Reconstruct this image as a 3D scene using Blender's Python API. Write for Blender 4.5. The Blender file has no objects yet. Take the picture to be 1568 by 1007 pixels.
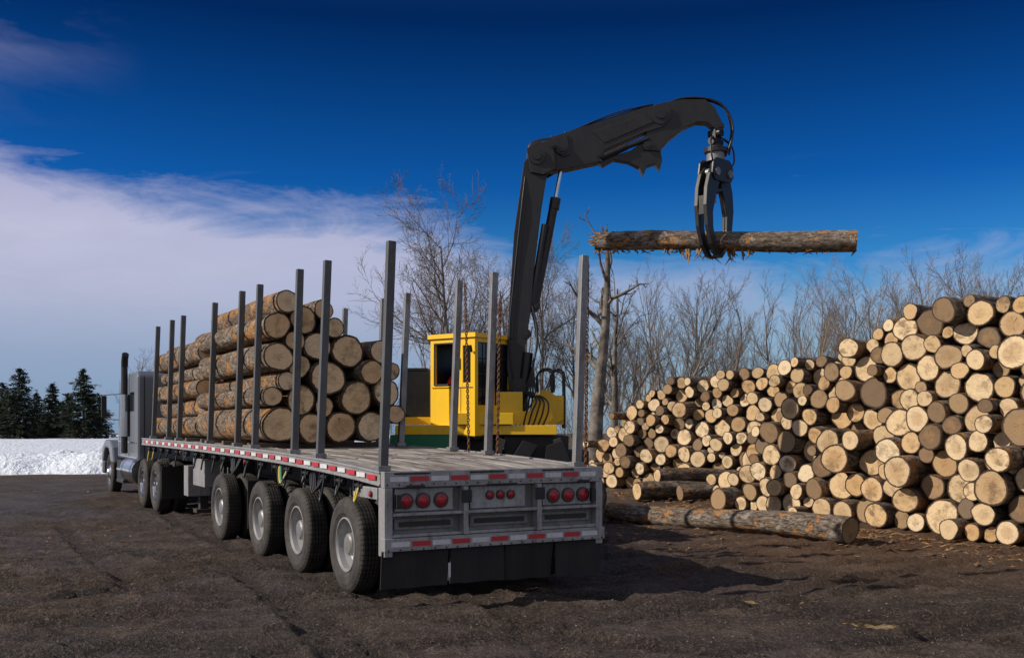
import bpy, math, random
import numpy as np
from mathutils import Vector, Matrix, noise as mn
R=math.radians
scene=bpy.context.scene
rng=random.Random(7)

# ------------------------------------------------------------------ mesh builder
class MB:
    def __init__(s): s.v=[];s.f=[];s.m=[];s.sm=[];s.uv=[];s.r=[]
    def add(s,vs,fs,mat=0,smooth=False,uvs=None,rnd=0.0):
        o=len(s.v); s.v.extend([tuple(p) for p in vs])
        for i,f in enumerate(fs):
            s.f.append(tuple(o+k for k in f)); s.m.append(mat); s.sm.append(smooth); s.r.append(rnd)
            s.uv.append(uvs[i] if uvs else [(0,0)]*len(f))
    def box(s,x0,x1,y0,y1,z0,z1,mat=0,M=None):
        vs=[Vector(p) for p in [(x0,y0,z0),(x1,y0,z0),(x1,y1,z0),(x0,y1,z0),(x0,y0,z1),(x1,y0,z1),(x1,y1,z1),(x0,y1,z1)]]
        if M: vs=[M@p for p in vs]
        s.add(vs,[(0,3,2,1),(4,5,6,7),(0,1,5,4),(1,2,6,5),(2,3,7,6),(3,0,4,7)],mat)
    def beam(s,a,b,wx,wy,mat=0,up=Vector((0,0,1))):
        a=Vector(a);b=Vector(b);d=(b-a);L=d.length;d.normalize()
        if abs(d.dot(up))>.98: up=Vector((0,1,0))
        x=d.cross(up).normalized();y=x.cross(d).normalized()
        M=Matrix((( x.x,y.x,d.x,a.x),(x.y,y.y,d.y,a.y),(x.z,y.z,d.z,a.z),(0,0,0,1)))
        s.box(-wx/2,wx/2,-wy/2,wy/2,0,L,mat,M)
    def pipe(s,pts,rad,n=8,mat=0,caps=True,smooth=True,rnd=0.0,capmat=None):
        pts=[Vector(p) for p in pts]
        if not isinstance(rad,(list,tuple)): rad=[rad]*len(pts)
        d=(pts[1]-pts[0]).normalized()
        up=Vector((0,0,1)) if abs(d.z)<.9 else Vector((1,0,0))
        x=d.cross(up).normalized()
        vs=[];N=len(pts)
        for i,p in enumerate(pts):
            if i==0: t=pts[1]-pts[0]
            elif i==N-1: t=pts[-1]-pts[-2]
            else: t=pts[i+1]-pts[i-1]
            t.normalize()
            x=(x-t*x.dot(t)); 
            if x.length<1e-6: x=t.orthogonal()
            x.normalize(); y=t.cross(x)
            for k in range(n):
                a=2*math.pi*k/n
                vs.append(p+(x*math.cos(a)+y*math.sin(a))*rad[i])
        fs=[]
        for i in range(N-1):
            for k in range(n):
                k2=(k+1)%n
                fs.append((i*n+k,i*n+k2,(i+1)*n+k2,(i+1)*n+k))
        s.add(vs,fs,mat,smooth,None,rnd)
        if caps:
            cm=mat if capmat is None else capmat
            s.add(vs[:n],[tuple(range(n-1,-1,-1))],cm); s.add(vs[-n:],[tuple(range(n))],cm)
    def prism(s,poly,mapf,d0,d1,mat=0):
        n=len(poly)
        vs=[mapf(p[0],p[1],d0) for p in poly]+[mapf(p[0],p[1],d1) for p in poly]
        fs=[tuple(range(n)),tuple(range(2*n-1,n-1,-1))]
        for i in range(n):
            j=(i+1)%n; fs.append((i,i+n,j+n,j))
        s.add(vs,fs,mat)
    def lathe(s,prof,c,ax='x',n=40,flip=1):
        c=Vector(c)
        for i in range(len(prof)-1):
            a0,r0,m=prof[i];a1,r1,_=prof[i+1]
            vs=[];fs=[];uv=[]
            for k in range(n):
                t=2*math.pi*k/n;ct,st=math.cos(t),math.sin(t)
                for (a,r) in ((a0,r0),(a1,r1)):
                    if ax=='x': p=Vector((a*flip,r*ct,r*st))
                    elif ax=='y': p=Vector((r*ct,a*flip,r*st))
                    else: p=Vector((r*ct,r*st,a*flip))
                    vs.append(c+p)
            for k in range(n):
                k2=(k+1)%n
                fs.append((2*k,2*k+1,2*k2+1,2*k2))
                uv.append([(k/n,r0),(k/n,r1),((k+1)/n,r1),((k+1)/n,r0)])
            s.add(vs,fs,m,abs(r1-r0)<.03 and abs(a1-a0)>.002,uv)
    def log(s,a,b,r0,r1,rg,n=18,rings=6,wob=.04,mb=0,mc=1,bend=0.0,jit=.012):
        a=Vector(a);b=Vector(b);L=(b-a).length;d=(b-a).normalized()
        x=d.cross(Vector((0,0,1))).normalized();y=x.cross(d)
        rnd=rg.random(); ph=[rg.uniform(0,6.28) for _ in range(4)]
        knots=[(rg.random()*6.28,rg.random(),rg.uniform(.03,.10)) for _ in range(5)]
        def rr(k,t):
            an=2*math.pi*k/n
            q=(1+wob*math.sin(2*an+ph[0]+t*2)+wob*.6*math.sin(3*an+ph[1]-t*3)+wob*.3*math.sin(5*an+ph[2]+t*7)+wob*.35*math.sin(t*9+ph[3]))
            for (ka,kt,kh) in knots:
                da=math.cos(an-ka)
                if da>.6 and abs(t-kt)<.06: q+=kh*(da-.6)*2*(1-abs(t-kt)/.06)
            return (r0+(r1-r0)*t)*(q+rg.uniform(-jit,jit))
        V=[]
        for i in range(rings+1):
            t=i/rings;c=a.lerp(b,t)+x*bend*math.sin(math.pi*t)+y*bend*.6*math.sin(2*math.pi*t)
            V.append([c+(x*math.cos(2*math.pi*k/n)+y*math.sin(2*math.pi*k/n))*rr(k,t) for k in range(n)])
        # saw cuts are seldom exactly square
        tx,ty=rg.uniform(-.10,.10),rg.uniform(-.10,.10)
        for ring in (V[0],V[-1]):
            cc=sum(ring,Vector())/n
            for k in range(n):
                o=ring[k]-cc;ring[k]=ring[k]+d*(o.dot(x)*tx+o.dot(y)*ty)
        vs=[p for ring in V for p in ring];fs=[];uv=[]
        for i in range(rings):
            v0=L*i/rings;v1=L*(i+1)/rings
            for k in range(n):
                k2=(k+1)%n;fs.append((i*n+k,(i+1)*n+k,(i+1)*n+k2,i*n+k2))
                uv.append([(k/n,v0),(k/n,v1),((k+1)/n,v1),((k+1)/n,v0)])
        s.add(vs,fs,mb,True,uv,rnd)
        ex=rg.uniform(-.14,.14);ey=rg.uniform(-.14,.14)
        for e in (0,1):
            ring=V[0] if e==0 else V[-1]
            cc=sum(ring,Vector())/n
            off=(x*ex+y*ey)*r0;off=off+d*(off.dot(x)*tx+off.dot(y)*ty);cc=cc+off
            vs=[cc]+ring; fs=[];uv=[]
            for k in range(n):
                k2=(k+1)%n
                q=[(0,0),(math.cos(2*math.pi*k/n),math.sin(2*math.pi*k/n)),(math.cos(2*math.pi*k2/n),math.sin(2*math.pi*k2/n))]
                if e==0: fs.append((0,1+k,1+k2));uv.append(q)
                else: fs.append((0,1+k2,1+k));uv.append([q[0],q[2],q[1]])
            s.add(vs,fs,mc,False,uv,rnd)
    def build(s,name,mats,parent=None,bevel=0,loc=None,recalc=False):
        me=bpy.data.meshes.new(name); me.from_pydata(s.v,[],s.f)
        for m in mats: me.materials.append(m)
        me.polygons.foreach_set('material_index',s.m)
        me.polygons.foreach_set('use_smooth',s.sm)
        uvl=me.uv_layers.new(name='UVMap')
        flat=[c for f in s.uv for p in f for c in p]
        uvl.data.foreach_set('uv',flat)
        at=me.attributes.new('rnd','FLOAT','FACE'); at.data.foreach_set('value',s.r)
        me.update()
        ob=bpy.data.objects.new(name,me); scene.collection.objects.link(ob)
        if parent: ob.parent=parent
        if loc: ob.location=loc
        if bevel:
            b=ob.modifiers.new('bev','BEVEL');b.width=bevel;b.segments=2;b.limit_method='ANGLE';b.angle_limit=R(50)
            b.use_clamp_overlap=True
        return ob
def empty(name,loc=(0,0,0),rotz=0):
    e=bpy.data.objects.new(name,None);scene.collection.objects.link(e);e.location=loc;e.rotation_euler=(0,0,rotz);e.empty_display_size=.3;return e
def spline(pts,n=6):
    P=[Vector(p) for p in pts];P=[P[0]*2-P[1]]+P+[P[-1]*2-P[-2]];out=[]
    for i in range(1,len(P)-2):
        for k in range(n):
            t=k/n;a,b,c,d=P[i-1],P[i],P[i+1],P[i+2]
            out.append(.5*((2*b)+(c-a)*t+(2*a-5*b+4*c-d)*t*t+(3*b-a-3*c+d)*t**3))
    out.append(P[-2]);return out

# ------------------------------------------------------------------ materials
class NT:
    def __init__(s,name):
        s.mat=bpy.data.materials.new(name);s.mat.use_nodes=True;s.t=s.mat.node_tree;s.b=s.t.nodes['Principled BSDF']
        s.tc=s.t.nodes.new('ShaderNodeTexCoord')
    def set(s,sock,v):
        if hasattr(v,'is_output') : s.t.links.new(v,sock)
        else: sock.default_value=v
    def noise(s,scale,detail=4,rough=.5,vec=None,w=None,dist=0):
        n=s.t.nodes.new('ShaderNodeTexNoise')
        vec=vec if vec is not None else s.tc.outputs['Object']
        if w is not None:
            a=s.t.nodes.new('ShaderNodeVectorMath');a.operation='ADD';s.set(a.inputs[0],vec)
            s.set(a.inputs[1],s.comb(w,s.math('MULTIPLY',w,1.7),s.math('MULTIPLY',w,.6)));vec=a.outputs[0]
        n.inputs['Scale'].default_value=scale;n.inputs['Detail'].default_value=detail;n.inputs['Roughness'].default_value=rough;n.inputs['Distortion'].default_value=dist
        s.set(n.inputs['Vector'],vec);return n.outputs['Fac']
    def voro(s,scale,vec=None):
        n=s.t.nodes.new('ShaderNodeTexVoronoi');n.inputs['Scale'].default_value=scale
        s.set(n.inputs['Vector'],vec if vec is not None else s.tc.outputs['Object']);return n.outputs['Distance']
    def mapping(s,vec,scale=(1,1,1),rot=(0,0,0)):
        n=s.t.nodes.new('ShaderNodeMapping');s.set(n.inputs['Vector'],vec);n.inputs['Scale'].default_value=scale;n.inputs['Rotation'].default_value=rot;return n.outputs['Vector']
    def comb(s,a,b,c):
        n=s.t.nodes.new('ShaderNodeCombineXYZ');s.set(n.inputs[0],a);s.set(n.inputs[1],b);s.set(n.inputs[2],c);return n.outputs[0]
    def ramp(s,fac,stops,interp='LINEAR'):
        n=s.t.nodes.new('ShaderNodeValToRGB');cr=n.color_ramp;cr.interpolation=interp
        while len(cr.elements)<len(stops): cr.elements.new(.5)
        for e,(p,c) in zip(cr.elements,stops):
            e.position=p; e.color=(c,c,c,1) if isinstance(c,(int,float)) else (*c,1)
        s.set(n.inputs['Fac'],fac);return n.outputs['Color']
    def mix(s,fac,a,b,mode='MIX'):
        n=s.t.nodes.new('ShaderNodeMix');n.data_type='RGBA';n.blend_type=mode
        s.set(n.inputs[0],fac)
        for k,v in ((6,a),(7,b)):
            if isinstance(v,(tuple,list)): v=(*v,1) if len(v)==3 else v
            s.set(n.inputs[k],v)
        return n.outputs[2]
    def math(s,op,a,b=0.0,c=0.0):
        n=s.t.nodes.new('ShaderNodeMath');n.operation=op
        s.set(n.inputs[0],a);s.set(n.inputs[1],b);s.set(n.inputs[2],c);return n.outputs[0]
    def attr(s,name='rnd'):
        n=s.t.nodes.new('ShaderNodeAttribute');n.attribute_name=name;return n.outputs['Fac']
    def sep(s,v):
        n=s.t.nodes.new('ShaderNodeSeparateXYZ');s.set(n.inputs[0],v);return n.outputs
    def bump(s,h,strength=.5,dist=.02,prev=None):
        n=s.t.nodes.new('ShaderNodeBump');n.inputs['Strength'].default_value=strength;n.inputs['Distance'].default_value=dist
        s.set(n.inputs['Height'],h)
        if prev is not None: s.set(n.inputs['Normal'],prev)
        s.set(s.b.inputs['Normal'],n.outputs[0]);return n.outputs[0]
    def fin(s,col=None,rough=None,metal=None,spec=None):
        for k,v in (('Base Color',col),('Roughness',rough),('Metallic',metal),('Specular IOR Level',spec)):
            if v is not None:
                if isinstance(v,tuple): v=(*v,1) if len(v)==3 else v
                s.set(s.b.inputs[k],v)
        return s.mat

def paint(name,col,rough=.5,metal=0.0,dirt=.5,dcol=(.09,.07,.055),dscale=3.0,bump=.15,spec=None):
    m=NT(name)
    a=m.noise(dscale,5,.65);f=m.noise(dscale*9,3,.7)
    st=m.noise(dscale*2.2,3,.6,vec=m.mapping(m.tc.outputs['Object'],(3.5,3.5,.5)))
    k=m.ramp(a,[(.42,0.0),(.72,1.0)]);k2=m.math('MULTIPLY',m.math('ADD',m.math('ADD',m.math('MULTIPLY',k,.5),m.math('MULTIPLY',m.ramp(st,[(.5,0.0),(.7,1.0)]),.4)),m.math('MULTIPLY',m.ramp(f,[(.5,0.0),(.75,1.0)]),.4)),dirt)
    c=m.mix(k2,col,dcol)
    m.fin(c,m.math('ADD',m.math('MULTIPLY',k2,.35),rough),metal,spec)
    m.bump(f,bump,.004);return m.mat

def bark(name,kor=.85,kpale=.7,gain=1.0):
    m=NT(name);r=m.attr();w=m.math('MULTIPLY',r,37.0)
    u=m.sep(m.tc.outputs['UV']);an=m.math('MULTIPLY',u[0],2*math.pi)
    cs,sn=m.math('COSINE',an),m.math('SINE',an)
    V=m.comb(cs,sn,m.math('MULTIPLY',u[1],1.6));V2=m.comb(cs,sn,m.math('MULTIPLY',u[1],3.5))
    fur=m.noise(4.5,5,.72,vec=V,w=w);fine=m.noise(16,3,.75,vec=V2,w=w)
    pt=m.noise(.75,6,.68,vec=V2,w=w);pt2=m.noise(.9,6,.7,vec=V2,w=m.math('ADD',w,11.0))
    big=m.math('FRACT',m.math('MULTIPLY',r,7.7))
    g=gain
    base=m.ramp(fur,[(.32,(.022*g,.017*g,.014*g)),(.44,(.10*g,.078*g,.062*g)),(.56,(.24*g,.205*g,.170*g)),(.70,(.42*g,.38*g,.33*g))])
    base=m.mix(m.math('MULTIPLY',big,.5),base,m.mix(.45,base,(.26*g,.14*g,.065*g)))
    ork=m.ramp(fine,[(.3,(.30,.12,.035)),(.55,(.60,.30,.11)),(.75,(.76,.48,.22))])
    th=m.math('MULTIPLY_ADD',big,.08,-.05)
    c=m.mix(m.math('MULTIPLY',m.ramp(m.math('ADD',pt,th),[(.53,0.0),(.555,1.0)]),kor),base,ork)
    c=m.mix(m.math('MULTIPLY',m.ramp(pt2,[(.57,0.0),(.595,1.0)]),kpale),c,m.ramp(fine,[(.3,(.32,.30,.27)),(.7,(.68,.65,.59))]))
    c=m.mix(m.math('MULTIPLY',m.ramp(fine,[(.30,1.0),(.44,0.0)]),.8),c,(.018,.013,.010))
    m.fin(c,.9,spec=.2);m.bump(m.math('ADD',m.math('MULTIPLY',fur,1.4),m.math('ADD',m.math('MULTIPLY',fine,.7),m.math('MULTIPLY',m.ramp(pt,[(.53,.4),(.57,0.0)]),1.0))),1.0,.055);return m.mat
M_bark=bark('bark',.92,.65,1.15)
M_barkD=bark('dark_bark',.55,.35,.8)

def wood_end(name,pal,gainh=1.0):
    m=NT(name);r=m.attr()
    uv=m.tc.outputs['UV'];sx=m.sep(uv)
    w=m.math('MULTIPLY',r,53.0)
    d=m.math('SQRT',m.math('ADD',m.math('MULTIPLY',sx[0],sx[0]),m.math('MULTIPLY',sx[1],sx[1])))
    nd=m.noise(1.6,4,.6,vec=uv,w=w);nf=m.noise(7,5,.7,vec=uv,w=w)
    dd=m.math('ADD',d,m.math('MULTIPLY',m.math('SUBTRACT',nd,.5),.5))
    rings=m.math('MULTIPLY_ADD',m.math('SINE',m.math('MULTIPLY',m.math('ADD',d,m.math('MULTIPLY',nd,.12)),62.0)),.5,.5)
    base=m.ramp(r,pal)
    c=m.mix(m.math('MULTIPLY',rings,.14),base,(.40,.24,.10),'MULTIPLY')
    r2=m.math('FRACT',m.math('MULTIPLY',r,17.3));r3=m.math('FRACT',m.math('MULTIPLY',r,41.7))
    hr=m.math('MULTIPLY_ADD',r2,.5,-.05)
    hm=m.math('MULTIPLY',m.ramp(m.math('SUBTRACT',dd,hr),[(0.0,1.0),(.25,0.0)]),m.math('MULTIPLY',r2,.5*gainh))
    c=m.mix(hm,c,(.40,.23,.10))
    c=m.mix(m.math('MULTIPLY',m.ramp(nf,[(.42,0.0),(.7,1.0)]),.5),c,m.mix(.5,base,(.16,.10,.05)))
    st=m.noise(1.3,4,.6,vec=uv,w=m.math('ADD',w,7.0))
    c=m.mix(m.math('MULTIPLY',m.ramp(st,[(.50,0.0),(.62,1.0)]),m.math('MULTIPLY',r3,.8)),c,(.13,.085,.05))
    sw=m.noise(1,2,.5,vec=m.mapping(uv,(3,38,1),(0,0,.7)),w=w)
    c=m.mix(m.math('MULTIPLY',m.ramp(sw,[(.42,0.0),(.65,1.0)]),.28),c,(.25,.15,.07))
    ang=m.math('ARCTAN2',sx[1],sx[0])
    na=m.t.nodes.new('ShaderNodeTexNoise');na.noise_dimensions='2D'
    m.set(na.inputs['Vector'],m.comb(m.math('ADD',m.math('MULTIPLY',ang,2.4),w),m.math('MULTIPLY_ADD',nf,.25,w),0.0));na.inputs['Scale'].default_value=1.4;na.inputs['Detail'].default_value=1
    cr=m.math('LESS_THAN',m.math('ABSOLUTE',m.math('SUBTRACT',na.outputs['Fac'],.5)),.011)
    cr=m.math('MULTIPLY',cr,m.math('LESS_THAN',d,m.math('MULTIPLY_ADD',r2,.5,.1)))
    c=m.mix(m.math('MULTIPLY',cr,.75),c,(.07,.04,.02))
    edge=m.ramp(m.math('ADD',d,m.math('MULTIPLY',m.math('SUBTRACT',nf,.5),.14)),[(.86,0.0),(.91,1.0)])
    c=m.mix(edge,c,(.05,.032,.021))
    m.fin(c,.85,spec=.2);m.bump(m.math('ADD',m.math('MULTIPLY',rings,.2),m.math('SUBTRACT',m.math('ADD',nf,m.math('MULTIPLY',sw,.6)),cr)),.5,.012);return m.mat
M_end=wood_end('cut_wood',[(0,(.14,.10,.07)),(.08,(.24,.16,.095)),(.17,(.52,.37,.21)),(.33,(.76,.60,.38)),(.52,(.64,.44,.23)),(.70,(.80,.66,.45)),(.84,(.60,.39,.19)),(.92,(.42,.28,.15)),(.97,(.20,.15,.10)),(1,(.16,.12,.09))])
M_end2=wood_end('cut_wood_orange',[(0,(.66,.44,.24)),(.3,(.80,.60,.36)),(.6,(.74,.48,.26)),(.85,(.82,.64,.42)),(1,(.58,.38,.21))],.9)
M_crane=paint('charcoal_paint',(.013,.0135,.016),.36,0,.5,(.038,.034,.031),2.5,spec=.4)
M_black=paint('black_steel',(.008,.008,.010),.40,0,.4,(.03,.027,.024))
M_galv=paint('weathered_steel',(.24,.245,.255),.45,.5,.8,(.09,.072,.058),4)
M_stakeD=paint('dark_stake_steel',(.095,.10,.108),.5,.3,.6,(.045,.037,.03),4)
M_alu=paint('aluminium',(.34,.34,.35),.42,.4,.95,(.10,.085,.072),2.2)
M_panel=paint('dirty_grey_panel',(.20,.20,.205),.5,.2,.9,(.07,.06,.052),3)
M_under=paint('undercarriage',(.026,.025,.025),.7,0,.7,(.05,.042,.036))
M_deck=(lambda m:(m.fin(m.mix(m.ramp(m.noise(1.5,6,.7,vec=m.mapping(m.tc.outputs['Object'],(3.5,.6,1))),[(.38,0.0),(.60,1.0)]),(.36,.335,.31),(.12,.095,.078)),.8),m.mat)[1])(NT('deck'))
M_yel=paint('yellow_paint',(.84,.51,.012),.35,0,.22,(.30,.18,.04),1.5,.05)
M_green=paint('green_paint',(.008,.16,.075),.4,0,.25)
M_white=paint('reflective_white',(.62,.62,.64),.35,0,.5)
M_red=paint('reflective_red',(.46,.018,.03),.35,0,.4)
M_rubber=paint('rubber_flap',(.012,.012,.014),.75,0,.7,(.042,.036,.031))
M_chrome=paint('chrome',(.55,.57,.6),.18,1.0,.25)
M_cab=paint('silver_cab_paint',(.16,.18,.215),.3,.25,.5,(.12,.105,.09),1.2,.03)
M_glass=NT('dark_glass').fin((.012,.015,.02),.06)
M_rust=paint('rusty_chain',(.16,.07,.03),.7,.3,.6,(.05,.03,.02),12)
M_lens=NT('red_lens').fin((.33,.010,.018),.2)
M_lensc=NT('lens_ring').fin((.03,.03,.03),.4)
M_hoseG=NT('hose_green').fin((.05,.25,.12),.5)
M_hoseY=NT('strap_yellow').fin((.50,.38,.05),.7)
M_wheel=paint('dusty_wheel_aluminium',(.40,.40,.41),.38,.5,.7,(.13,.11,.095),5)
def tire():
    m=NT('tire_rubber');u=m.sep(m.tc.outputs['UV'])
    fr=m.math('FRACT',m.math('MULTIPLY',u[0],58.0))
    lug=m.math('MULTIPLY',m.math('LESS_THAN',fr,.28),m.math('GREATER_THAN',u[1],.495))
    n=m.noise(6,5,.7)
    c=m.mix(m.ramp(n,[(.35,0.0),(.7,.8)]),(.024,.023,.024),(.08,.07,.062))
    c=m.mix(m.math('MULTIPLY',lug,.8),c,(.010,.010,.010))
    m.fin(c,.8,spec=.3);m.bump(m.math('SUBTRACT',m.math('MULTIPLY',n,.2),lug),.6,.012);return m.mat
M_tire=tire()
def dirt():
    m=NT('packed_dirt');o=m.tc.outputs['Object']
    n1=m.noise(.16,4,.6,dist=.8);n2=m.noise(1.1,6,.72);n3=m.noise(6,6,.8);n4=m.noise(30,4,.85);v2=m.voro(34)
    st=m.noise(.8,6,.7,vec=m.mapping(o,(.25,2.0,1),(0,0,R(12))),dist=1.0)
    rut=m.attr('rut')
    c=m.ramp(n2,[(.34,(.044,.030,.022)),(.5,(.105,.073,.055)),(.66,(.175,.128,.100))])
    c=m.mix(m.math('MULTIPLY',m.ramp(n1,[(.45,0.0),(.58,1.0)]),.6),c,(.098,.084,.082))
    c=m.mix(m.math('MULTIPLY',m.ramp(st,[(.50,0.0),(.55,1.0)]),.68),c,(.034,.024,.018))
    c=m.mix(m.math('MULTIPLY',rut,m.math('MULTIPLY_ADD',n3,.9,.25)),c,(.026,.018,.014))
    c=m.mix(m.math('MULTIPLY',m.ramp(v2,[(.12,1.0),(.30,0.0)]),m.math('MULTIPLY',m.ramp(n3,[(.45,0.0),(.55,1.0)]),.85)),c,(.32,.28,.25))
    c=m.mix(m.math('MULTIPLY',m.ramp(n4,[(.53,0.0),(.62,1.0)]),.65),c,(.27,.215,.18))
    c=m.mix(m.math('MULTIPLY',m.ramp(n3,[(.53,0.0),(.61,1.0)]),.65),c,(.024,.017,.013))
    c=m.mix(m.math('MULTIPLY',m.ramp(n4,[(.36,1.0),(.45,0.0)]),.7),c,(.018,.013,.010))
    xy=m.sep(o)
    q=m.math('ADD',xy[0],m.math('MULTIPLY',m.math('SUBTRACT',n2,.5),3.0))
    bk=m.ramp(m.math('MULTIPLY',m.math('ADD',q,-1.0),.25),[(.1,0.0),(.8,1.0)])
    yk=m.ramp(m.math('MULTIPLY',m.math('ADD',xy[1],-11.0),.2),[(0,0.0),(.8,1.0)])
    c=m.mix(m.math('MULTIPLY',m.math('MULTIPLY',bk,yk),m.math('MULTIPLY',n3,.8)),c,(.22,.11,.05))
    far=m.ramp(m.math('MULTIPLY',xy[1],.01),[(.33,0.0),(.5,1.0)])
    c=m.mix(far,c,(.14,.10,.06))
    rg=m.ramp(m.math('ADD',n1,m.math('ADD',m.math('MULTIPLY',st,.5),m.math('MULTIPLY',rut,.08))),[(.66,.95),(.80,.5)])
    m.fin(c,rg,spec=.25)
    h=m.math('ADD',m.math('MULTIPLY',n3,1.7),m.math('MULTIPLY',n4,.55))
    h=m.math('ADD',h,m.math('ADD',m.math('MULTIPLY',n2,1.3),m.math('MULTIPLY',st,.7)));m.bump(h,1.0,.13);return m.mat
M_dirt=dirt()
def snow():
    m=NT('snow');n=m.noise(.6,5,.6);n2=m.noise(4,4,.6)
    c=m.mix(m.ramp(n2,[(.55,0.0),(.8,.5)]),(.68,.74,.83),(.42,.43,.46));m.fin(c,.7);m.bump(m.math('ADD',n,n2),.8,.2);return m.mat
M_snow=snow()
def simple(name,c1,c2,scale,rough=.9):
    m=NT(name);m.fin(m.mix(m.ramp(m.noise(scale,3,.65),[(.35,0.0),(.68,1.0)]),c1,c2),rough,spec=.2);return m.mat
M_twig=simple('bare_branch',(.10,.086,.078),(.22,.19,.17),1.2)
M_twig2=simple('reddish_branch',(.16,.115,.085),(.27,.21,.155),.8)
M_dead=simple('dead_trunk',(.06,.052,.046),(.22,.195,.17),3)
M_needle=simple('needles',(.008,.018,.010),(.030,.045,.022),1.5)
M_chip=simple('bark_chips',(.10,.055,.03),(.38,.22,.10),9)
M_stone=simple('stones',(.05,.043,.038),(.20,.175,.155),7)
mw=NT('muddy_water');mw.fin((.035,.024,.015),.03);mw.bump(mw.noise(9,3,.5),.06,.02);M_water=mw.mat
M_jacket=simple('red_jacket',(.65,.04,.03),(.5,.03,.02),8)
M_skin=NT('skin').fin((.5,.28,.2),.6)

# ------------------------------------------------------------------ ground
def drop(y): return -.0108*max(0,y-100)
tracks=[]
for i in range(18):
    sg=rng.choice([-1,1,1])
    tracks.append((rng.uniform(-10,9),sg*rng.uniform(.5,3.0),rng.uniform(-.06,.06),rng.uniform(.13,.2),rng.uniform(.02,.05)))
tracks+= [(-5.5,-.58,.01,.16,.05),(-3.9,-.50,-.01,.16,.05),(3.2,1.2,.05,.15,.06),(.5,2.4,.05,.15,.06),(5.0,-1.8,.03,.15,.06)]
PUD=[(3.42,9.87,.50,.26),(2.75,11.0,.40,.10),(-11.9,22.5,2.2,.5)]
def gzr(x,y):
    z=drop(y);rt=0.0
    if y<45 and abs(x)<30:
        z+=.035*(mn.noise(Vector((x*.45,y*.45,3)))) + .032*mn.noise(Vector((x*1.7,y*1.7,7)))+.030*mn.noise(Vector((x*4.2,y*4.2,1)))+.024*mn.noise(Vector((x*9,y*9,4)))
        for (a,b,c,wd,dp) in tracks:
            yy=y-14;sl_=b+2*c*yy
            u=(x-(a+b*yy+c*yy*yy))/math.sqrt(1+sl_*sl_)
            if u<-.7 or u>2.6: continue
            am=min(1,max(0,.5+1.8*mn.noise(Vector((x*.35,y*.35,a)))))
            for o in (0,1.9):
                q=abs(u-o)/wd
                if q<2:
                    z+= (-dp*math.exp(-q**4)+ dp*.6*math.exp(-((q-1.3)/.25)**2))*am
                    rt=max(rt,math.exp(-q**4)*am)
        for (px,py,a,b) in PUD:
            e=((x-px)/a)**2+((y-py)/b)**2
            if e<5: z-=.05*math.exp(-e*.9);rt=max(rt,.8*math.exp(-e*.6))
    return z,rt
gz=lambda x,y:gzr(x,y)[0]
def axis(lo,hi,step,far,gr=1.25):
    a=list(np.arange(lo,hi,step));s=step;p=a[-1]
    while p<far: s*=gr;p+=s;a.append(p)
    s=step;p=lo;b=[]
    while p>-far and len(b)<60: s*=gr;p-=s;b.append(p)
    return b[::-1]+a
xs=axis(-10.5,9.0,.06,1800,1.22);ys=[y for y in axis(7.2,20,.06,2600,1.18) if y>-300]
gm=MB();nx=len(xs)
ZR=[gzr(x,y) for y in ys for x in xs]
vs=[(x,y,ZR[j*nx+i][0]) for j,y in enumerate(ys) for i,x in enumerate(xs)]
fs=[(j*nx+i,j*nx+i+1,(j+1)*nx+i+1,(j+1)*nx+i) for j in range(len(ys)-1) for i in range(nx-1)]
gm.add(vs,fs,0,True);go_=gm.build('ground',[M_dirt])
at=go_.data.attributes.new('rut','FLOAT','POINT');at.data.foreach_set('value',[r for z,r in ZR])
pm=MB()
for (px,py,a,b) in PUD[:2]:
    lvl=sorted(gz(px+a*.9*math.cos(t)*q,py+b*.9*math.sin(t)*q) for t in [i*.39 for i in range(16)] for q in (.2,.5,.8,1))
    lv_=lvl[int(len(lvl)*.55)]
    pts=[(px+a*1.4*math.cos(t*.1963),py+b*1.5*math.sin(t*.1963),lv_) for t in range(32)]
    pm.add(pts,[tuple(range(32))],0)
pm.build('puddle',[M_water])
# snow field
sm=MB()
sx_=[-11.5-.45*i*(1+.02*i) for i in range(95)];sy_=[];y=36.0;st=.4
while y<600: sy_.append(y);y+=st;st*=1.035
vs=[]
for y in sy_:
    for x in sx_:
        e=min(1,max(0,(y-36.8-1.2*mn.noise(Vector((x*.25,0,0)))-(-x-11.5)*.03)/1.2))*min(1,max(0,(-x-12.2-.8*mn.noise(Vector((0,y*.3,0))))/1.5))
        n=.5*mn.noise(Vector((x*.5,y*.5,0)))+.45*mn.noise(Vector((x*1.6,y*1.6,2)))+.3*abs(mn.noise(Vector((x*.12,y*.12,5))))+.3*mn.noise(Vector((x*3.1,y*3.1,2)))
        near=math.exp(-max(0,y-38)/6)
        vs.append((x,y,drop(y)-.12+e*(.28+.35*near+n*(.2+.75*near))))
n_=len(sx_)
sm.add(vs,[(j*n_+i+1,j*n_+i,(j+1)*n_+i,(j+1)*n_+i+1) for j in range(len(sy_)-1) for i in range(n_-1)],0,True)
sm.build('snow_field',[M_snow])
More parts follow.
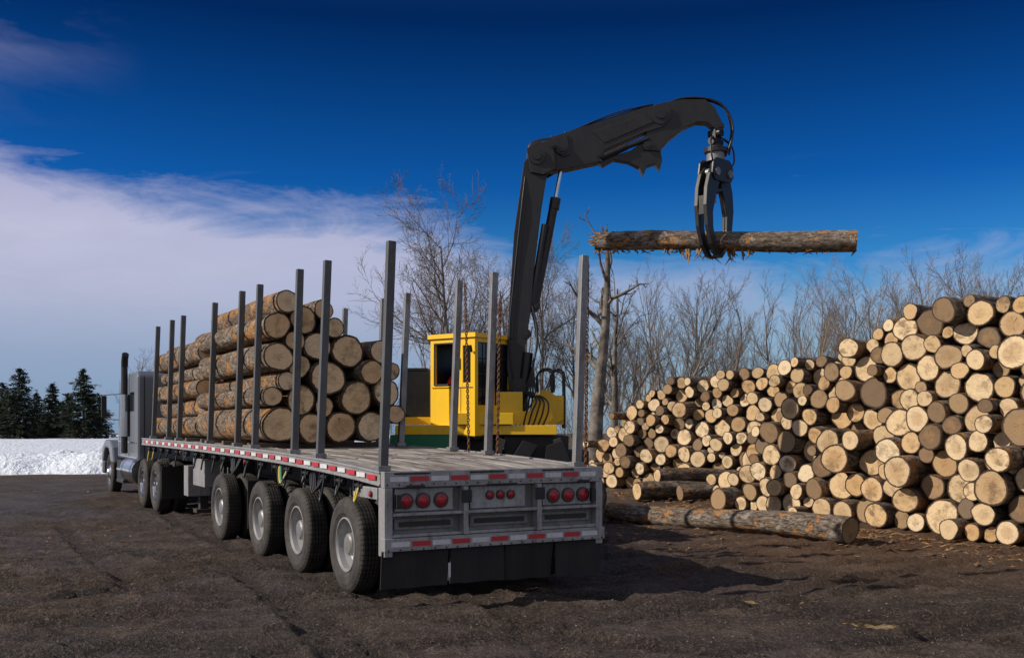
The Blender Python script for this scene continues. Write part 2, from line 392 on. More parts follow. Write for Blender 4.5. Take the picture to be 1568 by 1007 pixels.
# litter
def scatter(name,mat,N,fn,flat,smin,smax,seed):
    rg=random.Random(seed);m=MB()
    for _ in range(N):
        x,y=fn(rg);z=gz(x,y);s=rg.uniform(smin,smax)*rg.uniform(.5,1)
        a=rg.uniform(0,6.28);l=s*(rg.uniform(1,3.5) if flat else 1);h=s*(.22 if flat else .5)
        ca,sa=math.cos(a),math.sin(a);tl=rg.uniform(-.3,.3)
        P=[(l,0,0),(0,s*rg.uniform(.5,1),0),(-l*rg.uniform(.6,1),0,0),(0,-s*rg.uniform(.5,1),0),(0,0,h),(0,0,-h)]
        vs=[(x+p[0]*ca-p[1]*sa,y+p[0]*sa+p[1]*ca,z+h*.4+p[2]+p[0]*tl) for p in P]
        m.add(vs,[(0,1,4),(1,2,4),(2,3,4),(3,0,4),(1,0,5),(2,1,5),(3,2,5),(0,3,5)],0)
    m.build(name,[mat])
def f1(rg):
    t=rg.random();d=abs(rg.gauss(0,.9))
    return (4.0+4.6*t-d*.9,23.2-10.5*t-d*.4)
def f2(rg):
    t=rg.random();d=abs(rg.gauss(0,1.0));return (1.6+4*t-d*.6,29.6-6*t-d*.8)
def f3(rg): return (rg.uniform(-9,8),7+15*rg.random()**1.6)
def f4(rg): return (1.6+3.6*rg.random()+rg.gauss(0,.4),19.6-3.9*rg.random()+rg.gauss(0,.8))
def f5(rg): return (rg.gauss(-7.2,1.0),rg.gauss(16.2,1.4))
def f6(rg): return (rg.uniform(-8,8),rg.uniform(8,22))
scatter('bark_debris',M_chip,2600,f1,True,.012,.06,1)
scatter('bark_debris',M_chip,600,f2,True,.02,.06,2)
scatter('bark_debris',M_chip,520,f4,True,.01,.045,3)
scatter('bark_debris',M_chip,260,f5,True,.01,.035,5)
scatter('bark_debris',M_chip,420,f6,True,.006,.02,8)
scatter('gravel',M_stone,10000,f3,False,.005,.022,4)

# ------------------------------------------------------------------ packing logs
def pack(width,hf,rf,rg,walls=False,maxn=420):
    C=[];u=0
    while True:
        r=rf(rg)
        if not C: u=r
        else:
            pu,pr=C[-1][0],C[-1][2];u=pu+math.sqrt((pr+r)**2-(pr-r)**2)
        if u+r>width: break
        C.append((u,r,r))
    pairs=[(i,j) for i in range(len(C)) for j in range(i+1,len(C)) if math.dist(C[i][:2],C[j][:2])<C[i][2]+C[j][2]+.6]
    fail=0
    while fail<14 and len(C)<maxn:
        r=rf(rg);A=np.array(C);cand=[]
        for i,j in pairs:
            a=C[i];b=C[j]
            if a[0]>b[0]:a,b=b,a
            dx,dz=b[0]-a[0],b[1]-a[1];d=math.hypot(dx,dz);R1=a[2]+r;R2=b[2]+r
            if d>=R1+R2 or d<1e-6: continue
            x=(R1*R1-R2*R2+d*d)/(2*d);h2=R1*R1-x*x
            if h2<0: continue
            h=math.sqrt(h2);ux,uz=dx/d,dz/d
            px,pz=a[0]+x*ux-h*uz,a[1]+x*uz+h*ux
            if px<a[0]-.02 or px>b[0]+.02: continue
            cand.append((pz,px))
        if walls:
            for a in C:
                for wu in (r,width-r):
                    q=(a[2]+r)**2-(wu-a[0])**2
                    if q>0 and abs(wu-a[0])>.02: cand.append((a[1]+math.sqrt(q),wu))
        cand.sort();ok=False
        for pz,px in cand:
            if px-r<-.01 or px+r>width+.01 or pz+r>hf(px): continue
            dd=np.hypot(A[:,0]-px,A[:,1]-pz)-A[:,2]-r
            if dd.min()<-.004: continue
            C.append((px,pz,r));k=len(C)-1
            for i in range(k):
                if math.dist(C[i][:2],(px,pz))<C[i][2]+r+.55: pairs.append((i,k))
            ok=True;break
        fail=0 if ok else fail+1
    return C
def interp(tab): 
    xs=[a for a,b in tab];yv=[b for a,b in tab]
    return lambda u: float(np.interp(u,xs,yv))
def pile(name,P0,d,n,prof,L,rf,seed,jit):
    rg=random.Random(seed);n=Vector((n[0],n[1],0)).normalized();d=Vector((d[0],d[1],0)).normalized()
    e=Vector((-n.y,n.x,0))
    if e.dot(d)<0:e=-e
    k=d.dot(n)/d.dot(e);sc=d.dot(e)
    hf0=interp(prof);hf=lambda u: hf0(u/sc)
    W=prof[-1][0]*sc
    C=pack(W,hf,rf,rg);m=MB()
    for (u,z,r) in C:
        base=Vector((P0[0],P0[1],0))+e*u+n*(k*u)
        off=rg.gauss(0,jit)-z*.12+.25*mn.noise(Vector((u*.8,z*.8,seed)))
        if rg.random()<.12: off+=rg.uniform(-.55,.35)
        a=base+n*off+Vector((0,0,z));dirv=(-n+Vector((rg.gauss(0,.07),rg.gauss(0,.07),rg.gauss(0,.03)))).normalized()
        rr=r*.965
        m.log(a,a+dirv*(L+rg.uniform(-.2,.2)),rr,rr*rg.uniform(.9,1),rg,n=22,rings=4,wob=rg.uniform(.02,.075),jit=.016)
    return m.build(name,[M_bark,M_end])
def rfA(g): 
    return min(.30,max(.11,g.gauss(.185,.05)))
def rfB(g): return min(.25,max(.10,g.gauss(.165,.038)))
pile('log_pile',(4.35,23.0),(.395,-.919),(-.75,-.66),[(0,.55),(1.3,1.65),(2.6,2.35),(3.6,2.9),(4.1,3.4),(5.1,3.75),(6.4,4.0),(7.9,3.8),(12,3.4)],3.0,rfA,11,.15)
pile('log_pile',(1.9,30.1),(.768,-.64),(-.64,-.77),[(0,.95),(1.0,1.9),(2.3,2.75),(3.0,3.1),(5.3,3.3),(7.5,3.65),(9,3.7)],4.0,rfB,12,.14)
def single(name,a,b,r0,r1,seed,wob=.05,bend=.05,rings=40,n=32,mat=None):
    m=MB();m.log(a,b,r0,r1,random.Random(seed),n=n,rings=rings,wob=wob,bend=bend,jit=.022);return m.build(name,[mat or M_bark,M_end])
single('fallen_log',(5.15,15.9,.20),(1.85,19.65,.17),.215,.165,22)
for i,(a,b,r) in enumerate([((2.95,24.7,.21),(6.0,26.0,.2),.22),((3.05,25.35,.2),(6.2,26.6,.2),.2),((3.9,24.3,.2),(6.2,25.0,.2),.2),((3.5,25.2,.55),(6.4,26.2,.5),.17)]):
    single('loose_log',a,b,r,r*.9,30+i,rings=14,n=20,mat=M_barkD)

# ------------------------------------------------------------------ trailer
TH=math.atan2(884,1600)
L0=(-1.27,10.4,0)
def dz(s): return 1.345+.16*(1-math.exp(-max(s,0)/3.0))
trailer=empty('flatbed_trailer',L0,TH)
LEN=13.9;W=2.6
fm=MB()
def swept(mb,w0,w1,z0,z1,s0,s1,mat,n=20):
    ss=[s0+(s1-s0)*i/n for i in range(n+1)];vs=[]
    for s in ss:
        z=dz(s);vs+=[(w0,s,z+z0),(w1,s,z+z0),(w1,s,z+z1),(w0,s,z+z1)]
    fs=[]
    for i in range(n):
        for k in range(4):
            k2=(k+1)%4;fs.append((4*i+k,4*i+k2,4*i+4+k2,4*i+4+k))
    fs+= [(3,2,1,0),(4*n,4*n+1,4*n+2,4*n+3)]
    mb.add(vs,fs,mat)
swept(fm,0,.06,-.15,0,.12,LEN,1);swept(fm,W-.06,W,-.15,0,.12,LEN,1)
swept(fm,-.012,0,-.15,-.125,.12,LEN,1);swept(fm,-.012,0,-.025,0,.12,LEN,1)
for i in range(12):
    w0=.065+i*.206;swept(fm,w0,w0+.195,-.05,-.008-.004*(i%2),.10,LEN-.02,2)
for w in (.82,1.66):
    swept(fm,w,w+.14,-.2,-.17,.2,LEN-1,0);swept(fm,w+.06,w+.08,-.52,-.2,.2,LEN-2.2,0);swept(fm,w,w+.14,-.55,-.52,.2,LEN-2.2,0)
s=.5
while s<LEN: fm.box(.06,W-.06,s,s+.05,dz(s)-.14,dz(s)-.055,0);s+=.45
fm.build('deck_frame',[M_under,M_alu,M_deck],trailer,.006)
rm=MB()
rm.box(0,W,0,.1,1.19,1.35,0)
for a,b in ((0,.085),(W-.085,W)): rm.box(a,b,-.006,.16,.50,1.188,0)
rm.box(.085,W-.085,.085,.11,.70,1.19,1)
rm.box(.085,W-.085,-.03,.10,.905,.935,0)
rm.box(.085,W-.085,.0,.09,.69,.72,0)
rm.box(-.01,W+.01,-.035,.10,.555,.685,0)
for w in (.86,1.74): rm.box(w,w+.055,-.045,.08,.69,1.185,0);rm.box(w-.03,w+.085,-.06,-.047,1.02,1.15,2);
for w in (.11,2.43): rm.box(w,w+.05,-.05,.0,.98,1.12,2)
for (a,b) in ((.13,.78),(.98,1.64),(1.86,2.47)): rm.box(a,b,.05,.083,.945,1.175,0)
for (a,b) in ((.13,.80),(.98,1.68),(1.84,2.47)): rm.box(a,b,.06,.083,.76,.87,1)
for (a,b) in ((.13,.80),(.98,1.68),(1.84,2.47)): rm.box(a+.05,b-.05,.048,.059,.79,.84,3)
rm.box(.22,.42,-.055,-.037,1.19,1.215,2);rm.box(2.25,2.4,-.055,-.037,1.19,1.215,2);rm.box(1.15,1.5,-.03,-.001,1.19,1.205,3)
for (w,t) in ((.0,.09),(.85,.08),(1.72,.08)): rm.box(w+.1,w+.5,-.012,-.001,1.322,1.338,2)
for w in [.03+.127*i for i in range(21)]: rm.pipe([(w,-.043,.57),(w,-.034,.57)],.009,6,2);rm.pipe([(w,-.010,1.22),(w,-.0,1.22)],.008,6,2)
rm.build('rear_frame',[M_alu,M_panel,M_black,M_under],trailer,.006)
lm=MB()
def lamp(w,z,r,s0=.05):
    lm.lathe([(0,r*1.25,1),(.02,r*1.2,1),(.022,r*.9,0),(.030,r*.5,0),(.026,r*.45,2),(.034,.001,2)],(w,s0,z),'y',28,-1)
for w in (.25,.44,.64): lamp(w,1.05,.066)
for w in (1.21,1.335,1.46): lamp(w,1.08,.040)
for w in (1.99,2.18,2.37): lamp(w,1.05,.066)
for ss in (.35,5.3,9.8): lm.lathe([(0,.035,1),(.012,.03,0),(.02,.001,0)],(0-.013,ss,dz(ss)-.25 if ss<1 else dz(ss)-.2),'x',16,-1)
lm.build('tail_lamps',[M_lens,M_lensc,M_red],trailer)
tm=MB();k=0;s=.2
while s<LEN-.3:
    zz=dz(s+.13)-.10;tm.box(-.018,-.013,s,s+.24,zz,zz+.05,k%2);k+=1;s+=.30
k=0;w=.06
while w<W-.1:
    tm.box(w,w+.2,-.004,-.001,1.25,1.30,(k+1)%2)
    tm.box(w,w+.2,-.039,-.036,.60,.65,(k+1)%2);k+=1;w+=.225
tm.build('reflective_tape',[M_red,M_white],trailer)
fl=MB()
for i,(a,b) in enumerate([(-.02,.71),(.745,1.36),(1.385,1.97),(2.0,2.6)]):
    n=8;t=[.03,.0,.05,-.02][i];vs=[];
    for q in range(n+1):
        x=a+(b-a)*q/n;o=.012*math.sin(q*1.3+i)
        vs+=[(x,.02+o*.3,.552),(x,.03+t+o*2,.17+.012*math.sin(i*2))]
    vs2=[(x,y+.012,zq) for x,y,zq in vs];N=len(vs)
    F=[(2*q,2*q+1,2*q+3,2*q+2) for q in range(n)]+[(N+2*q+2,N+2*q+3,N+2*q+1,N+2*q) for q in range(n)]
    F+=[(2*q+1,N+2*q+1,N+2*q+3,2*q+3) for q in range(n)]+[(0,N,N+1,1),(2*n,2*n+1,N+2*n+1,N+2*n)]
    fl.add(vs+vs2,F,0,False)
fl.box(.715,.74,.02,.03,.25,.40,1)
fl.build('mud_flaps',[M_rubber,M_white],trailer)
stk=MB()
def stake(w,s,h,mat,lean=.085,t=.085):
    z=dz(s)-.13
    stk.beam((w,s,z),(w+lean,s+rng.uniform(-.02,.02),z+h+.13),t,t*.85,mat,Vector((0,1,0)))
    stk.box(w-.07,w+.07,s-.06,s+.06,dz(s)-.005,dz(s)+.05,1)
for s in (.2,2.18,3.18,5.05,6.02,7.82,10.3,11.3,12.9): stake(.06,s,2.33,0,rng.uniform(.06,.10),t=.088)
for s in (.16,2.3,3.35,5.2,6.1,7.9,10.3,12.9): stake(2.36,s,2.36,1,rng.uniform(.08,.12),.09)
stk.build('side_stakes',[M_stakeD,M_galv],trailer,.008)
def chain(mb,p0,p1,sag=.0,link=.055,r=.008):
    p0=Vector(p0);p1=Vector(p1);n=int((p1-p0).length/(link*.72))
    for i in range(n):
        t=i/n;c=p0.lerp(p1,t)+Vector((0,0,-sag*math.sin(math.pi*t)))
        a=0 if i%2 else math.pi/2
        h=Vector((math.cos(a),math.sin(a),0));d=(p1-p0).normalized()
        pts=[c+d*(math.sin(q*math.pi/4)*link*.5)+h*(math.cos(q*math.pi/4)*link*.3) for q in range(9)]
        mb.pipe(pts,r,5,0,False)
ch=MB()
chain(ch,(2.54,.20,dz(0)+2.3),(2.50,.20,.75));chain(ch,(2.52,3.28,dz(3)+2.3),(2.44,3.0,dz(3)-.05));chain(ch,(2.50,2.22,dz(2)+2.0),(2.45,2.2,dz(2)))
ch.build('chains',[M_rust],trailer)
# wheels
def wheel(mb,w,s,z,flip=1,R0=.525,dual=True,rimout=False):
    k=R0/.525
    T=[(.035,.30),(.0,.35),(-.004,.43),(.012,.485),(.035,.515),(.05,.523),(.075,.525)]
    for g in (.085,.125,.165,.2): T+=[(g,.525),(g+.002,.508),(g+.012,.508),(g+.014,.525)]
    T+=[(.225,.523),(.25,.51),(.268,.48),(.28,.43),(.27,.35),(.24,.30)]
    for o in ([0,.33] if dual else [0]):
        mb.lathe([(a+o,r*k,0) for a,r in T],(w,s,z),'x',56,flip)
    if not rimout:
        P=[(.035,.302,1),(.02,.30,1),(.018,.285,1),(.04,.272,1),(.10,.262,1),(.16,.235,1),(.168,.215,1),(.168,.14,1),(.14,.135,1),(.06,.12,2),(.045,.10,2),(.04,.04,2),(.04,.001,2)]
    else:
        P=[(.035,.302,1),(.02,.30,1),(.03,.28,1),(.06,.26,1),(.03,.20,1),(-.01,.14,1),(-.03,.11,2),(-.05,.09,2),(-.05,.001,2)]
    mb.lathe([(a,r*k,m) for a,r,m in P],(w,s,z),'x',40,flip)
    for q in range(10):
        t=q*2*math.pi/10
        mb.pipe([(w+flip*.17,s+.165*math.cos(t),z+.165*math.sin(t)),(w+flip*.135,s+.165*math.cos(t),z+.165*math.sin(t))],.015,7,2)
        if q%2==0: mb.pipe([(w+flip*.172,s+.205*math.cos(t+.3),z+.205*math.sin(t+.3)),(w+flip*.166,s+.205*math.cos(t+.3),z+.205*math.sin(t+.3))],.024,10,3)
    if dual: mb.pipe([(w+flip*.2,s,z),(w+flip*1.3,s,z)],.065,10,3)
AX=[1.2,2.95,4.7,7.0]
wm=MB()
for s in AX:
    wheel(wm,.0,s,.505);wheel(wm,W,s,.505,-1)
wm.build('wheels',[M_tire,M_wheel,M_galv,M_black],trailer)
um=MB()
for s in AX:
    um.box(.7,W-.7,s-.06,s+.06,.46,.58,0)
    for w in (.82,1.66): um.box(w+.02,w+.1,s-.5,s+.1,.6,.72,0);um.box(w,w+.12,s-.1,s+.02,.7,dz(s)-.54,0);um.pipe([(w+.06,s+.2,.55),(w+.06,s+.2,.85)],.11,12,0)
    um.box(.30,.33,s+.60,s+.62,.45,1.1,1) if s!=4.7 else um.box(.05,.6,s+.68,s+.7,.3,1.0,2)
for w in (.35,W-.5): um.box(w,w+.15,9.85,10.0,.25,dz(10)-.15,0);um.box(w-.08,w+.23,9.78,10.07,.18,.25,0)
um.box(.15,.75,8.6,9.5,.72,1.2,1);um.box(.1,.5,9.7,10.05,.5,1.05,1)
um.box(.9,1.7,8.0,9.2,.75,.95,0);um.pipe([(.35,8.2,1.05),(2.2,8.2,1.05)],.13,14,0)
um.box(.3,W-.3,.3,.38,.8,1.2,0);um.box(.0,.05,.2,.9,1.06,1.18,1)
um.build('undercarriage',[M_under,M_alu,M_rubber],trailer,.008)
wn=MB();s=.75
while s<LEN-.4:
    z=dz(s)-.205
    wn.box(-.02,.05,s-.085,s-.07,z-.06,z+.06,0);wn.box(-.02,.05,s+.07,s+.085,z-.06,z+.06,0)
    wn.pipe([(.015,s-.14,z),(.015,s+.11,z)],.032,10,0)
    if rng.random()<.85:
        l=rng.uniform(.08,.24);wn.pipe(spline([(0,s-.05,z),(-.03,s-.02,z-l),(-.02,s+.05,z-l*1.1),(0.02,s+.08,z)],4),.013,6,rng.choice([0,0,0,0,0,2]))
    s+=rng.uniform(.5,.85)
for s in (1.85,3.2,5.6): 
    for q in range(4): wn.pipe(spline([(.02,s+q*.04,dz(s)-.17),(-.05,s+.1+q*.05,dz(s)-.34-q*.02),(0,s+.3+q*.06,dz(s)-.2),(.05,s+.5,dz(s)-.18)],5),.012,6,[0,1,2,0][q] if s==3.2 else 0)
wn.build('winches_and_hoses',[M_black,M_hoseG,M_hoseY],trailer)
def load(seed,s0,s1,hl,hr,rf):
    rg=random.Random(seed);Wd=2.2
    C=pack(Wd,lambda u:hl+(hr-hl)*min(1,max(0,(u-.95)/.25)),rf,rg,True)
    m=MB()
    for (u,z,r) in C:
        a=s0+rg.gauss(0,.07)+(-.10 if u<.4 else .06);b=s1+rg.gauss(0,.12)
        za=dz(a)+.06+z;zb=dz(b)+.05+z+rg.gauss(0,.01)
        m.log((.14+u,a,za),(.14+u+rg.gauss(0,.015),b,zb),r*.98,r*rg.uniform(.86,.97),rg,n=26,rings=20,wob=.045,bend=.015,jit=.022)
    for s in (s0+.5,(s0+s1)/2,s1-.5): m.box(.1,2.3,s,s+.1,dz(s)-.006,dz(s)+.058,0)
    ob=m.build('log_load',[M_bark,M_end2]);ob.location=L0;ob.rotation_euler=(0,0,TH)
rfL=lambda g:min(.29,max(.15,g.gauss(.205,.045)))
load(43,5.0,9.1,2.20,1.78,rfL);load(42,9.35,13.5,1.9,1.75,rfL)

# ------------------------------------------------------------------ tractor
tr=empty('semi_truck',L0,TH);tr_w=MB()
for s in (12.75,14.25):
    wheel(tr_w,.05,s,.515);wheel(tr_w,W-.05,s,.515,-1)
wheel(tr_w,.12,19.6,.515,1,dual=False,rimout=True);wheel(tr_w,W-.12,19.6,.515,-1,dual=False,rimout=True)
tr_w.build('wheels',[M_tire,M_chrome,M_chrome,M_black],tr)
cm=MB()
side=lambda s,z,w:Vector((w,s,z))
cm.prism([(15.45,.95),(15.45,2.92),(15.6,3.02),(17.7,3.02),(17.95,2.95),(18.35,2.05),(18.4,.95)],side,.16,2.44,0)
cm.prism([(18.4,.85),(18.4,2.02),(20.3,1.78),(20.6,1.62),(20.65,.75)],side,.62,1.98,0)
for w0,w1 in ((.05,.62),(1.98,2.55)):
    cm.prism([(18.5,.8),(18.7,1.2),(19.1,1.36),(19.9,1.38),(20.4,1.2),(20.6,.8),(20.3,.8),(20.15,1.02),(19.9,1.16),(19.3,1.16),(19.05,1.02),(18.9,.8)],side,w0,w1,0)
    cm.box(w0+.05,w1+ -.1,20.42,20.6,1.0,1.2,1)
cm.box(.1,2.5,20.68,20.85,.45,.8,1)
cm.build('cab_body',[M_cab,M_chrome],tr,.05)
c2=MB()
c2.box(.152,.158,17.25,17.95,2.0,2.6,0);c2.box(2.442,2.448,17.25,17.95,2.0,2.6,0)
c2.box(.152,.157,15.9,16.5,2.1,2.55,0)
for s in (17.12,18.05,16.75): c2.box(.152,.157,s,s+.015,1.0,2.9,2)
for z in (1.0,1.35): c2.box(.148,.157,15.5,18.3,z,z+.03,1)
c2.box(.150,.158,17.9,18.0,1.7,1.74,1)
c2.box(.9,1.7,15.437,15.447,2.1,2.6,0)
for w in (.3,1.0,1.6,2.28): c2.box(w,w+.02,15.430,15.436,1.0,2.9,2)
c2.add([(.3,18.06,2.78),(2.3,18.06,2.78),(2.3,18.36,2.1),(.3,18.36,2.1)],[(0,1,2,3)],0)
c2.box(.7,1.9,12.2,20.4,.62,.86,2);c2.box(.9,1.7,12.9,14.2,1.0,1.3,2)
c2.pipe([(.33,15.35,.70),(.33,17.1,.70)],.32,26,1);c2.pipe([(2.27,15.35,.70),(2.27,17.1,.70)],.32,26,1)
for s in (15.6,16.8): c2.lathe([(0,.33,2),(.06,.33,2)],(.33,s,.70),'y',26)
for w in (.05,2.55):
    c2.pipe(spline([(w,16.62,1.1),(w,16.62,3.1),(w,16.58,3.3),(w,16.48,3.42)],5),.075,14,2);c2.pipe([(w,16.62,1.5),(w,16.62,2.5)],.11,14,1)
    c2.pipe([(w,16.60,3.18),(w,16.56,3.34),(w,16.46,3.45)],.08,12,2)
c2.box(.1,.45,17.2,18.2,.35,.42,1);c2.box(.1,.45,17.2,18.2,.65,.7,1);c2.box(.12,.3,17.15,18.25,.4,.9,2)
for w in (-.2,2.8):
    x0=.16 if w<0 else 2.44
    c2.box(w-.06,w+.06,18.15,18.22,1.95,2.5,2);c2.pipe([(x0,18.1,2.55),(w,18.18,2.52)],.015,6,1);c2.pipe([(x0,18.1,1.9),(w,18.18,1.93)],.015,6,1)
for w in (.5,.9,1.3,1.7,2.1): c2.box(w-.05,w+.05,17.6,17.7,3.02,3.06,3)
c2.lathe([(0,.19,1),(.4,.19,1),(.42,.001,1)],(.5,18.55,1.3),'z',18)
c2.box(.05,.6,11.95,11.97,.3,.95,2);c2.box(2.0,2.55,11.95,11.97,.3,.95,2)
c2.build('cab_fittings',[M_glass,M_chrome,M_black,M_hoseY],tr,.006)

# ------------------------------------------------------------------ loader crane
U=1/82.05
cr=empty('knuckleboom_loader',(.134,19.5,0))
def E(x,y,d=0): return Vector(((x-795)*U,d,(645-y)*U+1.85))
b=MB()
b.prism([(802,252),(812,240),(834,246),(838,266),(829,320),(817,420),(812,480),(806,520),(796,600),(780,600),(776,560),(779,480),(787,360)],E,-.19,.19,0)
b.prism([(799,300),(806,300),(786,520),(781,520)],E,-.205,-.188,0)
b.prism([(806,232),(822,222),(846,222),(850,262),(832,272),(812,268)],E,-.25,-.195,0)
b.prism([(806,232),(822,222),(846,222),(850,262),(832,272),(812,268)],E,.195,.25,0)
b.prism([(812,236),(822,224),(846,212),(900,195),(985,168),(1012,163),(1018,196),(985,206),(925,232),(918,250),(868,261),(830,266)],E,-.15,.15,0)
b.prism([(905,205),(985,178),(1000,190),(925,222)],E,-.165,-.148,0)
b.prism([(996,170),(1012,160),(1045,155),(1078,155),(1092,166),(1103,188),(1106,200),(1094,200),(1082,190),(1066,189),(1048,197),(1024,216),(1008,234),(990,232),(982,218),(992,200)],E,-.13,.13,0)
b.prism([(926,244),(965,232),(985,218),(1010,228),(1013,248),(1009,262),(1002,252),(990,256),(984,270),(978,258),(962,250),(940,246),(922,256),(916,250)],E,-.10,.10,0)
b.prism([(845,215),(868,210),(872,240),(862,244),(850,236)],E,-.175,-.152,0)
b.build('boom_arms',[M_crane],cr,.012)
h=MB()
for (x,y,r,w) in ((822,244,.15,.28),(860,233,.09,.2),(1010,178,.19,.17),(990,226,.08,.16),(1100,196,.08,.16),(846,228,.06,.27),(917,240,.06,.18),(794,590,.14,.3),(820,470,.08,.16),(806,512,.09,.24)):
    c=E(x,y);h.pipe([c+Vector((0,-w,0)),c+Vector((0,w,0))],r,20,0);h.pipe([c+Vector((0,-w-.03,0)),c+Vector((0,w+.03,0))],r*.5,12,1)
h.pipe([E(858,262),E(849,312)],.035,12,2);h.pipe([E(850,305),E(818,470)],.085,16,1);h.pipe([E(851,303),E(848,320)],.10,16,0)
h.pipe([E(834,345,-.12),E(812,478,-.12)],.06,12,1)
h.pipe([E(920,243,-.1),E(958,226,-.1)],.07,14,1);h.pipe([E(950,230,-.1),E(992,214,-.1)],.05,12,1)
for d in (-.16,.16): h.pipe([E(812,500,d),E(806,560,d)],.045,12,2);h.pipe([E(808,540,d),E(797,636,d)],.10,16,1)
def hose(p,r=.016): h.pipe(spline(p,6),r,7,1)
for k in range(3):
    d=-.08+.07*k
    hose([E(1015,162,d),E(1045,152,d),E(1082,153-2*k,d),E(1108,166-3*k,d),E(1120,190,d),E(1119,215,d),E(1110,240,d)],.02)
hose([E(1000,165,.1),E(1030,155,.1),E(1075,150,.1),E(1110,162,.1),E(1124,192,.1),E(1118,235,.1)],.02)
for k in range(3):
    hose([E(846,212-k,-.1+.08*k),E(826,218-3*k,-.1+.08*k),E(810,228-3*k,-.1+.08*k),E(807,250,-.1+.08*k),E(802,290,-.2),E(788,420,-.21),E(780,520,-.21),E(790,610,-.2)],.014)
for k in range(5): hose([E(815,470,-.2+.06*k),E(822,510+4*k,-.24),E(816,560,-.3+.05*k),E(800+5*k,610,-.3),E(790+6*k,650,-.3)],.02)
for k in range(4): hose([E(842,214,.05-.04*k),E(880,201-k,.0),E(940,181-k*2,-.03*k),E(1000,163-k,-.05)],.011)
for x,y in ((866,206),(900,196),(940,183),(985,169),(845,213)): h.pipe([E(x,y,0),E(x,y-5,0)],.02,6,1)
h.build('cylinders_and_hoses',[M_crane,M_black,M_chrome],cr)
g=empty('grapple_pivot',(0,0,0));g.parent=cr;g.location=E(1096,370);g.rotation_euler=(0,0,R(-46))
gm_=MB()
YZ=lambda y,z,x:Vector((x,y,z))
gm_.box(-.06,.06,-.09,.09,1.80,2.12,0);gm_.pipe([(-.13,0,2.02),(.13,0,2.02)],.08,14,0);gm_.pipe([(0,-.15,1.86),(0,.15,1.86)],.07,14,0)
gm_.pipe([(0,0,1.74),(0,0,1.8)],.13,18,0);gm_.pipe([(0,0,1.66),(0,0,1.74)],.22,22,0);gm_.pipe([(0,0,1.50),(0,0,1.66)],.17,22,1)
gm_.prism([(-.30,1.44),(-.2,1.52),(.2,1.52),(.30,1.44),(.34,1.22),(.24,1.10),(-.24,1.10),(-.34,1.22)],YZ,-.17,-.13,0)
gm_.prism([(-.30,1.44),(-.2,1.52),(.2,1.52),(.30,1.44),(.34,1.22),(.24,1.10),(-.24,1.10),(-.34,1.22)],YZ,.13,.17,0)
gm_.pipe([(0,-.05,1.45),(.0,-.05,1.0)],.075,16,0);gm_.pipe([(0,-.05,1.0),(0,-.06,.72)],.045,12,1)
gm_.pipe([(0,.26,1.05),(0,-.26,.86)],.07,16,0)
for sg in (-1,1):
    pts=[(.06,1.28),(.24,1.36),(.37,1.22),(.46,.95),(.49,.62),(.44,.25),(.32,-.08),(.14,-.28),(-.03,-.31),(.08,-.20),(.20,-.02),(.27,.24),(.28,.5),(.22,.72),(.15,.92),(.06,1.12)]
    P=[(sg*a,c) for a,c in pts]
    for x in ((-.14,.06) if sg<0 else (-.05,.01)): gm_.prism(P,YZ,x,x+(.08 if sg<0 else .055),0)
    if sg<0: gm_.box(-.12,.12,-.46,-.41,.45,.80,0)
    gm_.pipe([(-.2,sg*.2,1.26),(.2,sg*.2,1.26)],.075,14,1)
for a in (0,.1): gm_.pipe(spline([(.05,.1+a,1.95),(.12,.36,1.8),(.14,.38,1.5),(.1,.2,1.35)],5),.018,7,2)
gm_.pipe(spline([(.0,-.1,1.95),(.1,-.3,1.8),(.15,-.33,1.5),(.1,-.15,1.3)],5),.018,7,2)
gm_.build('grapple',[M_crane,M_galv,M_black],g,.01)
hl=MB();A0=Vector((1.63,20.3,5.34));A1=Vector((6.2,18.8,5.10));hl.log(A0,A1,.172,.205,random.Random(15),n=32,rings=44,wob=.06,bend=.03,jit=.025)
rg=random.Random(6)
for _ in range(70):
    t=rg.choice([rg.uniform(.3,.62),rg.uniform(0,1)]);c=A0.lerp(A1,t)
    l=rg.uniform(.05,.26)*(1.2 if .35<t<.6 else .5);q=c+Vector((rg.uniform(-.05,.05),-.08+rg.uniform(-.08,.1),-.16))
    hl.pipe([q,q+Vector((rg.uniform(-.06,.06),0,-l*.5)),q+Vector((rg.uniform(-.12,.12),0,-l))],[.022,.018,.003],4,2)
for _ in range(12):
    q=A0+Vector((rg.uniform(0,.05),rg.uniform(-.1,.1),rg.uniform(-.14,.14)));hl.pipe([q,q+Vector((-rg.uniform(.05,.18),0,rg.uniform(-.05,.05)))],[.03,.004],4,2)
hl.build('suspended_log',[M_bark,M_end2,M_chip])
# cab of loader
cab=empty('loader_cab',(0,0,0),math.atan2(.8,.6));cab.parent=cr;cab.location=(-.66-.134,18.6-19.5,1.6)
k=MB();H=1.84;A=1.05;B=1.08
def wall(fn,L,z0,z1,wins):
    xs=[0]
    for (a,b_,c,d) in wins: xs+= [a,b_]
    xs.append(L)
    for i in range(0,len(xs)-1,1):
        if i%2==0: fn(xs[i],xs[i+1],z0,z1)
        else:
            w=wins[i//2];fn(xs[i],xs[i+1],z0,w[2]);fn(xs[i],xs[i+1],w[3],z1)
wall(lambda a,b_,c,d:k.box(0,.05,a,b_,c,d,0),A,0,H-.08,[(.10,.28,.95,1.62),(.40,.94,.93,1.66)])
wall(lambda a,b_,c,d:k.box(a+.05 if a==0 else a,b_,0,.05,c,d,0),B,0,H-.08,[(.09,.52,.55,1.68),(.57,1.0,.55,1.68)])
wall(lambda a,b_,c,d:k.box(B-.05,B,a+(.05 if a==0 else 0),b_,c,d,0),A,0,H-.08,[(.1,.95,.6,1.66)])
k.box(.05,B-.05,A-.05,A,0,H-.08,0)
